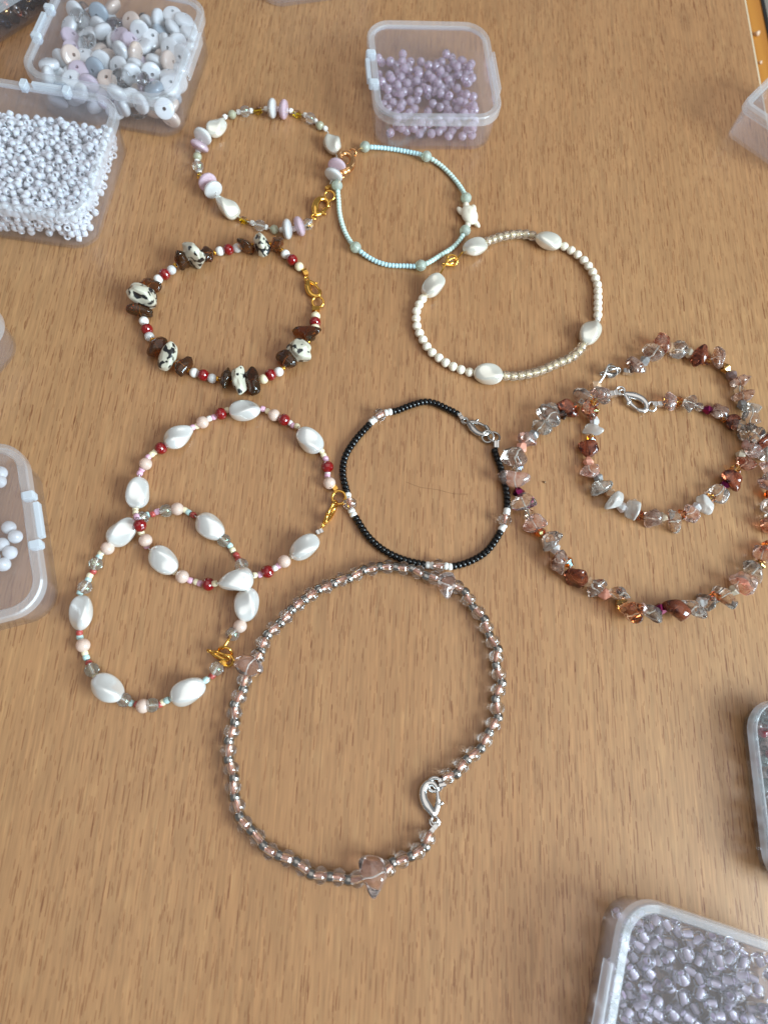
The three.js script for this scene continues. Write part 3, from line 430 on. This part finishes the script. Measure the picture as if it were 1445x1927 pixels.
{ // big chip bracelet
  const b = thing('bracelet', 'big loop of rutilated quartz chips and crystals ending in a silver clasp on its side', BR);
  string(b, `bchip:8.8x7.0@84.1,-168.7 grey@87.5,-172.5 cchip:8.8x5.8@90.2,-176.4 rchip:8.8x5.8@93.0,-181.6 peach@97.3,-181.7 cchip:7.7x7.0@100.9,-181.4 cream@105.6,-181.6 dchip:10.5x5.8@109.3,-180.9 amber@112.7,-180.0 bchip:9.4x5.3@117.5,-182.2 goldb@121.1,-178.6 mauve@123.8,-175.8 bchip:9.4x4.9@126.8,-173.2 clearb@127.4,-169.7 bchip:9.4x4.6@128.5,-166.6 grey@129.1,-163.1 gchip:8.2x5.8@131.9,-161.5^1 cchip:8.8x7.0@130.9,-156.3^2 clearb@131.2,-151.3^3 cchip:8.8x5.8@133.5,-148.4^3 dchip:9.9x5.8@137.3,-147.5^2 gchip:8.8x5.8@139.6,-143.5 pchip:8.8x5.8@140.1,-137.5 clearb@140.7,-134.0 pchip:8.8x5.8@141.0,-130.4 orange@141.8,-126.6 cchip:8.8x5.8@142.4,-122.1 clearb@142.4,-117.6 rchip:8.8x5.8@142.2,-113.2 orange@141.3,-105.2
    pchip:8.8x5.8@139.6,-101.2 goldb@138.4,-97.1 gchip:9.9x5.3@135.9,-93.8 coral@134.1,-90.5 pchip:10.5x5.8@131.0,-88.0 cream@129.5,-85.1 cchip:10.5x5.8@125.9,-81.7 orange@122.5,-81.0 gchip:8.8x5.3@119.5,-78.4 opal@117.6,-77.5 cchip:11.0x5.8@114.4,-74.4 opal@110.8,-74.9 dchip:9.4x8.1@108.0,-72.6 purple@103.0,-71.7 gchip:8.8x5.3@100.3,-69.3 rosy@96.4,-70.5 ochip:11.6x7.7@91.7,-67.1 goldb@89.3,-71.0 cchip:10.5x5.1@86.4,-73.3 coral@82.9,-72.3 cchip:8.2x5.8@79.1,-73.8 peach@76.1,-75.6 dchip:10.5x8.6@71.6,-75.7 amber@68.0,-80.9
    bchip:9.4x6.3@64.2,-79.7 opal@62.8,-85.1 cchip:10.5x5.8@60.0,-86.0 orange@56.9,-89.4 pchip:9.4x6.5@53.7,-92.1 clearb@51.9,-95.3 cchip:9.9x6.5@48.5,-99.1 purple@46.6,-102.9 pchip:12.1x6.5@43.7,-107.1 clearb@44.8,-112.9 cchip:10.5x8.1@42.6,-115.9 coral@44.8,-121.1 pchip:7.7x5.8@46.2,-125.1 grey@48.6,-127.6 gchip:8.8x5.8@50.8,-131.2 cchip:10.5x8.1@53.2,-137.2 brownb@58.2,-139.5 dchip:9.4x5.8@60.0,-142.4 amber@62.9,-144.1 cchip:8.2x5.8@64.5,-148.5 rchip:8.8x5.8@67.3,-142.7^1 clearb@68.3,-147.9^2 pchip:8.8x4.6@70.3,-149.9^3 peach@68.9,-154.8^1 via@71.6,-159.8`);
  clasp(b, M.steel, [70.7, -161.5], [78.4, -165.0], { lift: 2.6, roll: 1.3 }); wire(b, M.silver, [[...[70.5, -157.1], 2.4], [...[71.5, -159.7], 3.6], [...[72.5, -164.4], 4.6], [...[74.0, -166.5], 3.4]], 0.5); ring(b, M.steel, [74.4, -163.3], 2.3, 0.5, { lift: 2.8, tilt: 0.9 }); crimp(b, M.silver, [81.5, -165.9], 10, 4, 1.4, 1.8);
}
{ // small chip bracelet
  const b = thing('bracelet', 'small loop of quartz chips and crystals closed by a bright silver clasp', BR);
  string(b, `pchip:7.7x5.8@99.4,-156.6 kamber@103.2,-157.9 cchip:8.2x5.3@107.1,-157.8 kclearb@111.5,-157.8 kpurple@115.1,-157.5 bchip:7.7x7.0@119.6,-157.6 kamber@122.3,-155.7 dchip:6.6x5.8@125.2,-154.8 cchip:8.2x7.0@128.3,-153.2 cchip:7.7x5.8@131.3,-151.1 krosy@131.2,-145.6^1 pchip:8.8x5.8@133.9,-143.3^1 kcream@129.5,-140.9 rchip:8.2x5.8@131.4,-137.7 kamber@127.9,-134.3 dchip:9.4x7.0@126.5,-129.1 kpurple@124.2,-126.8 cchip:7.7x7.0@121.7,-122.1 kamber@119.0,-119.8 mchip:8.2x5.8@116.6,-116.1 kopal@114.0,-114.7
    pchip:7.7x5.8@112.0,-111.4 korange@108.4,-110.2 cchip:9.9x5.8@105.6,-106.2 kcream@101.1,-106.9 bchip:7.7x7.0@97.1,-105.3 korange@92.4,-105.7 mchip:9.9x4.9@89.3,-107.3 kopal@86.0,-107.0 mchip:9.9x4.9@82.5,-108.1 kpeach@80.6,-111.6 gchip:9.4x5.3@76.6,-112.7 kgrey@75.5,-116.4 pchip:7.7x5.8@71.8,-117.9 kcoral@70.9,-122.0 dchip:8.2x7.0@69.6,-127.1 kamber@70.5,-131.8 mchip:8.2x4.6@70.7,-135.8 kopal@71.0,-139.7 korange@69.6,-143.0^2 kamber@68.8,-146.1^3 cchip:8.2x5.8@71.5,-150.0^2.5 via@75.6,-153.5`);
  crimp(b, M.silver, [76.8, -153.9], 25, 4, 1.5, 2.2); ring(b, M.silver, [79.7, -156.5], 1.7, 0.4, { lift: 1.6, tilt: 0.2 }); clasp(b, M.silver, [80.0, -156.2], [91.8, -151.0], { lift: 1.7, flip: -1 }); ring(b, M.silver, [92.7, -152.9], 1.8, 0.42, { lift: 1.6, tilt: 0.3 }); crimp(b, M.silver, [95.0, -154.6], 15, 4.4, 1.2, 1.6);
}

// ---------------------------------------------------------------- storage boxes
const plastic = P({ color: 0xfdfdff, transmission: 0.98, thickness: 0, roughness: 0.18, ior: 1.4, side: THREE.DoubleSide });
const plasticRim = P({ color: 0xfcfdff, transmission: 0.87, thickness: 0, roughness: 0.28, ior: 1.5, side: THREE.DoubleSide });
const plasticLug = P({ color: 0xeef3f8, transmission: 0.5, thickness: 0, roughness: 0.5, ior: 1.5, side: THREE.DoubleSide });
function shell(profile, w, d, r, capA, capB) {                  // rounded-square rings, one for each [inset, height] of the profile
  const n = 10, pos = [], idx = [], N = 4 * (n + 1);
  for (const [o, y] of profile) for (let c = 0; c < 4; c++) for (let i = 0; i <= n; i++) {
    const a = (c + i / n) * Math.PI / 2, rr_ = Math.max(0.3, r - o), cx = (w / 2 - o - rr_) * (c === 0 || c === 3 ? 1 : -1), cz = (d / 2 - o - rr_) * (c < 2 ? 1 : -1);
    pos.push((cx + Math.cos(a) * rr_) * MM, y * MM, (cz + Math.sin(a) * rr_) * MM);
  }
  for (let k = 0; k < profile.length - 1; k++) for (let i = 0; i < N; i++) { const j = (i + 1) % N, a = k * N, b = a + N; idx.push(a + i, b + i, a + j, a + j, b + i, b + j); }
  const cap = (k, flip) => { const y = profile[k][1] * MM, c = pos.length / 3; pos.push(0, y, 0); for (let i = 0; i < N; i++) { const j = (i + 1) % N; flip ? idx.push(c, k * N + i, k * N + j) : idx.push(c, k * N + j, k * N + i); } };
  if (capA) cap(0, true); if (capB) cap(profile.length - 1, false);
  let g = new THREE.BufferGeometry(); g.setAttribute('position', new THREE.Float32BufferAttribute(pos, 3)); g.setIndex(idx);
  return toCreasedNormals(g, 0.6);
}
function block(w, h, d, x, y, z, b = 0.4) {
  const s = new THREE.Shape(); s.moveTo(-w / 2 + b, -h / 2 + b); s.lineTo(w / 2 - b, -h / 2 + b); s.lineTo(w / 2 - b, h / 2 - b); s.lineTo(-w / 2 + b, h / 2 - b); s.closePath();
  const g = new THREE.ExtrudeGeometry(s, { depth: d - 2 * b, bevelSize: b, bevelThickness: b, bevelSegments: 2 }); g.translate(0, 0, -d / 2 + b); g.scale(MM, MM, MM); g.translate(x * MM, y * MM, z * MM); return g;
}
function makeBox(label, [x, z], turn, w, d, h, { hinge = 'left', r = 11, group, latch = true, rim = 3.2 } = {}) {
  const b = thing('plastic_box', label, 'box', group);
  b.position.set(x * MM, 0.15 * MM, z * MM); b.rotation.y = -R(turn);
  part('tray', shell([[2.6, 0], [1.8, 0.25], [1.3, 1], [0.9, h - 3], [1.6, h - 3], [1.9, 1.8], [2.6, 1.2]], w, d, r, true, true), plastic, b);
  const lid = part('lid', shell([[rim + 0.1, h - 0.8], [rim + 0.1, h - 1.7]], w, d, r, true, true), plastic, b);
  part('rim', shell([[rim, h - 1.8], [rim, h - 0.8], [rim * 0.88, h - 0.2], [rim * 0.7, h], [0.6, h], [0, h - 0.6], [-0.1, h - 4], [0.8, h - 4], [0.9, h - 1.8], [rim, h - 1.8]], w, d, r), plasticRim, lid);
  const side = { left: -Math.PI / 2, right: Math.PI / 2, back: Math.PI, front: 0 }[hinge], half = (hinge === 'left' || hinge === 'right' ? w : d) / 2;
  const hg = new THREE.Group(); hg.name = 'hinge'; hg.rotation.y = side; b.add(hg);
  part('hinge_bar', block(12, 2.8, 2.0, 0, h - 2.2, half + 0.8), plasticLug, hg);
  for (const s of [-1, 1]) part('hinge_lug', block(2.4, 3.6, 4.4, s * 8.6, h - 1.4, half - 0.9, 0.8), plasticLug, hg);
  if (latch) {
    const lt = new THREE.Group(); lt.name = 'latch'; lt.rotation.y = side + Math.PI; b.add(lt);
    part('latch_tab', block(22, 5.2, 1.3, 0, h - 3.2, half + 0.75, 0.5), plasticRim, lt);
  }
  return b;
}
// loose beads: each drops to the lowest of a few random spots and comes to rest on those below
function heap(box, w, d, n, rad, { tries = 9, slope = null, top = 99, squash = 0.86 } = {}) {
  const placed = [], cell = rad * 2, grid = new Map(), key = (a, c) => a * 4096 + c;
  for (let i = 0; i < n; i++) {
    let best = null;
    for (let t = 0; t < tries; t++) {
      const x = rr(-w / 2 + rad, w / 2 - rad), z = rr(-d / 2 + rad, d / 2 - rad), q = 8 - Math.min(8, w / 2 - Math.abs(x)), e = 8 - Math.min(8, d / 2 - Math.abs(z));
      if (q * q + e * e > (8 - rad * 0.6) ** 2 && q > 0 && e > 0) continue;
      let y = rad; const gx = Math.floor(x / cell), gz = Math.floor(z / cell);
      for (let a = -1; a <= 1; a++) for (let c = -1; c <= 1; c++) for (const p of grid.get(key(gx + a + 99, gz + c + 99)) ?? []) { const dd = (p[0] - x) ** 2 + (p[2] - z) ** 2, s = (2 * rad * squash) ** 2; if (dd < s) y = Math.max(y, p[1] + Math.sqrt(s - dd)); }
      const cost = y + (slope ? slope(x, z) : 0);
      if (y < top && (!best || cost < best[3])) best = [x, y, z, cost];
    }
    if (!best) continue;
    placed.push(best); const k = key(Math.floor(best[0] / cell) + 99, Math.floor(best[2] / cell) + 99); if (!grid.has(k)) grid.set(k, []); grid.get(k).push(best);
  }
  box.updateMatrixWorld(true);
  return placed.map(([x, y, z]) => ({ p: box.localToWorld(V(x * MM, (1.4 + y) * MM, z * MM)), y }));
}
camera.updateMatrixWorld(true);
const near = (p, m = 1.12) => { const q = p.clone().project(camera); return Math.abs(q.x) < m && Math.abs(q.y) < m; };
const anyTurn = (o) => o.quaternion.set(rr(-1, 1), rr(-1, 1), rr(-1, 1), rr(-1, 1)).normalize();
function loose(spots, name, geo, mat, label, group, inner, turn = anyTurn) {   // countable beads: each an object of its own
  let first = null;
  for (const s of spots) {
    let o;
    if (!first) { o = first = tag(part(name, geo, mat, scene), label, 'bead', group); if (inner) part('lining', tube(inner[1], inner[2]), inner[0], o); } else { o = first.clone(); o.name = numbered(name); o.material = Array.isArray(mat) ? pick(mat) : o.material; scene.add(o); }
    o.position.copy(s.p); turn(o);
  }
}
const lay = (o) => { const th = rr(0, 6.28); o.quaternion.setFromUnitVectors(X, V(Math.cos(th), rr(-0.25, 1.0), Math.sin(th)).normalize()); };

{ // lilac rounds
  const b = makeBox('clear plastic box of lilac round beads, hinge at its left, top centre', [-26, -282.5], -18, 55.5, 58, 18);
  const sp = heap(b, 48, 50, 150, 1.95, { tries: 3, slope: (x, z) => (z > 2 && z < 16 && x < 6 ? 3 : 0) });
  loose(sp.filter((s) => near(s.p)), 'round_bead', ballBead(1.95, 0.4, 14, 8), milky(0xf4e2ee, 0.66, { roughness: 0.16 }), 'lilac round bead loose in the clear box at top centre', 'lilac round beads in the top centre box');
}
{ // disc beads
  const b = makeBox('clear plastic box of mixed white, peach, pink, blue and clear disc beads', [-157.5, -253.5], -4.5, 64, 62, 20.5);
  const sp = heap(b, 58, 56, 165, 3.05, { tries: 4, top: 14, squash: 0.9 }), g = discBead(5.2, 4.2, 0.75, 24, 16);
  const kinds = [['white', milky(0xf8f9f8, 0.25), 0.50], ['peach', milky(0xf8e2d0, 0.3), 0.15], ['pale pink', milky(0xf2e0ec, 0.4), 0.10], ['grey blue', milky(0xb8c6d0, 0.3), 0.07], ['clear glass', glass(0xf8f4f2, 30), 0.12], ['brownish pink glass', glass(0xd8a898, 9), 0.06]];
  let a = 0; const all = sp.filter((s) => near(s.p)), bag = all.map((s) => [rnd(), s]);
  for (const [c, m, share] of kinds) { const mine = bag.filter(([q]) => q >= a && q < a + share).map(([, s]) => s); a += share; loose(mine, 'disc_bead', g, m, c + ' disc bead loose in the box of mixed disc beads', c + ' disc beads in the mixed box'); }
}
{ // white seed beads
  const b = makeBox('clear plastic box heaped with pearly white seed beads, hinge at its back', [-170.6, -187.4], -6.6, 62, 63, 20, { hinge: 'back', latch: false });
  const sp = heap(b, 54.5, 57, 1500, 1.34, { tries: 6, top: 14, slope: (x, z) => -z * 0.1 - x * 0.02 }).filter((s) => near(s.p)), g = ringBead(2.25, 1.45, 0.42, 2.05, 14, 10), m = milky(0xfcfdfd, 0.16, { clearcoat: 1, roughness: 0.12, ...film(380, 1.6) });
  sp.sort((p, q) => q.y - p.y);
  loose(sp.slice(0, 300), 'seed_bead', g, m, 'pearly white seed bead in the box at the left edge', 'white seed beads in the left box', null, lay);
  const rest = new THREE.InstancedMesh(g, m, sp.length - 300), o = new THREE.Object3D();
  sp.slice(300).forEach((s, k) => { o.position.copy(s.p); lay(o); o.updateMatrix(); rest.setMatrixAt(k, o.matrix); });
  rest.name = 'seed_bead_heap'; rest.userData.kind = 'stuff'; tag(rest, 'lower layers of the white seed bead heap in the left box', 'beads'); scene.add(rest);
}
{ // lined lilac seed beads, bottom right
  const b = makeBox('clear plastic box of lilac lined seed beads in the bottom right corner', [122.8, 50.8], 4.5, 60, 60, 18, { hinge: 'right' });
  const sp = heap(b, 55, 55, 270, 1.95, { tries: 4, top: 9, slope: (x, z) => (x > 14 ? 1.5 : 0) });
  loose(sp.filter((s) => near(s.p)), 'lined_bead', ringBead(3.1, 1.95, 1.0, 2.4, 18, 12), glass(0xf8f2fb, 30, film(380, 1.5)), 'lilac lined glass seed bead in the bottom right box', 'lilac lined beads in the bottom right box', [P({ color: 0xf3e6f7, roughness: 0.35, side: THREE.DoubleSide }), 2.95, 0.96], lay);
}
{ // white rounds at the left edge
  const b = makeBox('clear plastic box with a few white round beads, left edge of table', [-134.7, -31], -29.5, 60, 60, 18, { hinge: 'right' });
  b.updateMatrixWorld(true);
  const spots = [[-132.9, -61.5], [-132.0, -58.5], [-122.3, -43.6], [-119.0, -41.2], [-122.1, -37.5], [-118.5, -35.5], [-118.9, -31.2], [-123.0, -32.4]].map(([x, z]) => ({ p: V(x * MM, 4.1 * MM, z * MM) }));
  loose(spots, 'round_bead', ballBead(2.35, 0.45, 20, 12), milky(0xfafaf9, 0.2), 'white round bead in the nearly empty box at the left edge', 'white round beads in the left edge box');
}
makeBox('empty clear plastic box, only its rounded corner showing at left edge', [-181.7, -94.2], 15, 60, 60, 18, { latch: false });
makeBox('empty milky plastic box hanging over the table edge, upper right', [139, -316], 29, 40, 40, 18, { r: 5, latch: false, hinge: 'right' });
{ // brown glass beads, right edge
  const b = makeBox('plastic box of brown and green seed beads, right edge of table', [164.4, -23.4], -10.2, 52, 58, 9.5, { hinge: 'right', latch: false, rim: 1.3 });
  const sp = heap(b, 49.5, 55.5, 520, 1.5, { tries: 5, top: 6 }).filter((s) => near(s.p, 1.06)), g = ringBead(2.4, 1.55, 0.5, 2.6, 12, 10);
  const kinds = [['greyish green', glass(0x8fa39a, 2.5, { color: 0xb9c4bd, transmission: 0.7 }), 0.4], ['brownish', glass(0x8a6a5c, 2.5, { color: 0xb59a8c, transmission: 0.6 }), 0.8], ['dark brown', opaque(0x4a3128), 0.94], ['dull red', opaque(0x7c2c34), 1]];
  let a = 0; const bag = sp.map((s) => [rnd(), s]);
  for (const [c, m, to] of kinds) { const lo = a; loose(bag.filter(([q]) => q >= lo && q < to).map(([, s]) => s), 'glass_bead', g, m, c + ' seed bead in the box at the right edge', c + ' seed beads in the right box', null, lay); a = to; }
}
{ // dark metallic beads, top left corner
  const b = makeBox('plastic box of dark metallic seed beads in the top left corner', [-235.2, -284.4], 26.6, 60, 60, 16, { latch: false });
  const sp = heap(b, 55, 55, 560, 1.65, { tries: 5, top: 12 }).filter((s) => near(s.p, 1.05)), g = ringBead(2.6, 1.7, 0.55, 2.5, 14, 10);
  const kinds = [['black metallic', metal(0x2c2c34, 0.2), 0.45], ['silver grey', metal(0xa09a94, 0.2), 0.68], ['bronze', metal(0x9a7a50, 0.22), 0.88], ['copper', metal(0xb8664a, 0.2), 1]];
  let a = 0; const bag = sp.map((s) => [rnd(), s]);
  for (const [c, m, to] of kinds) { const lo = a; loose(bag.filter(([q]) => q >= lo && q < to).map(([, s]) => s), 'metallic_bead', g, m, c + ' seed bead in the box at the top left corner', c + ' seed beads in the corner box', null, lay); a = to; }
}
makeBox('clear plastic box of which only a corner shows at the top edge', [-102.5, -355.5], 59, 60, 60, 18, { latch: false });

renderer.render(scene, camera);
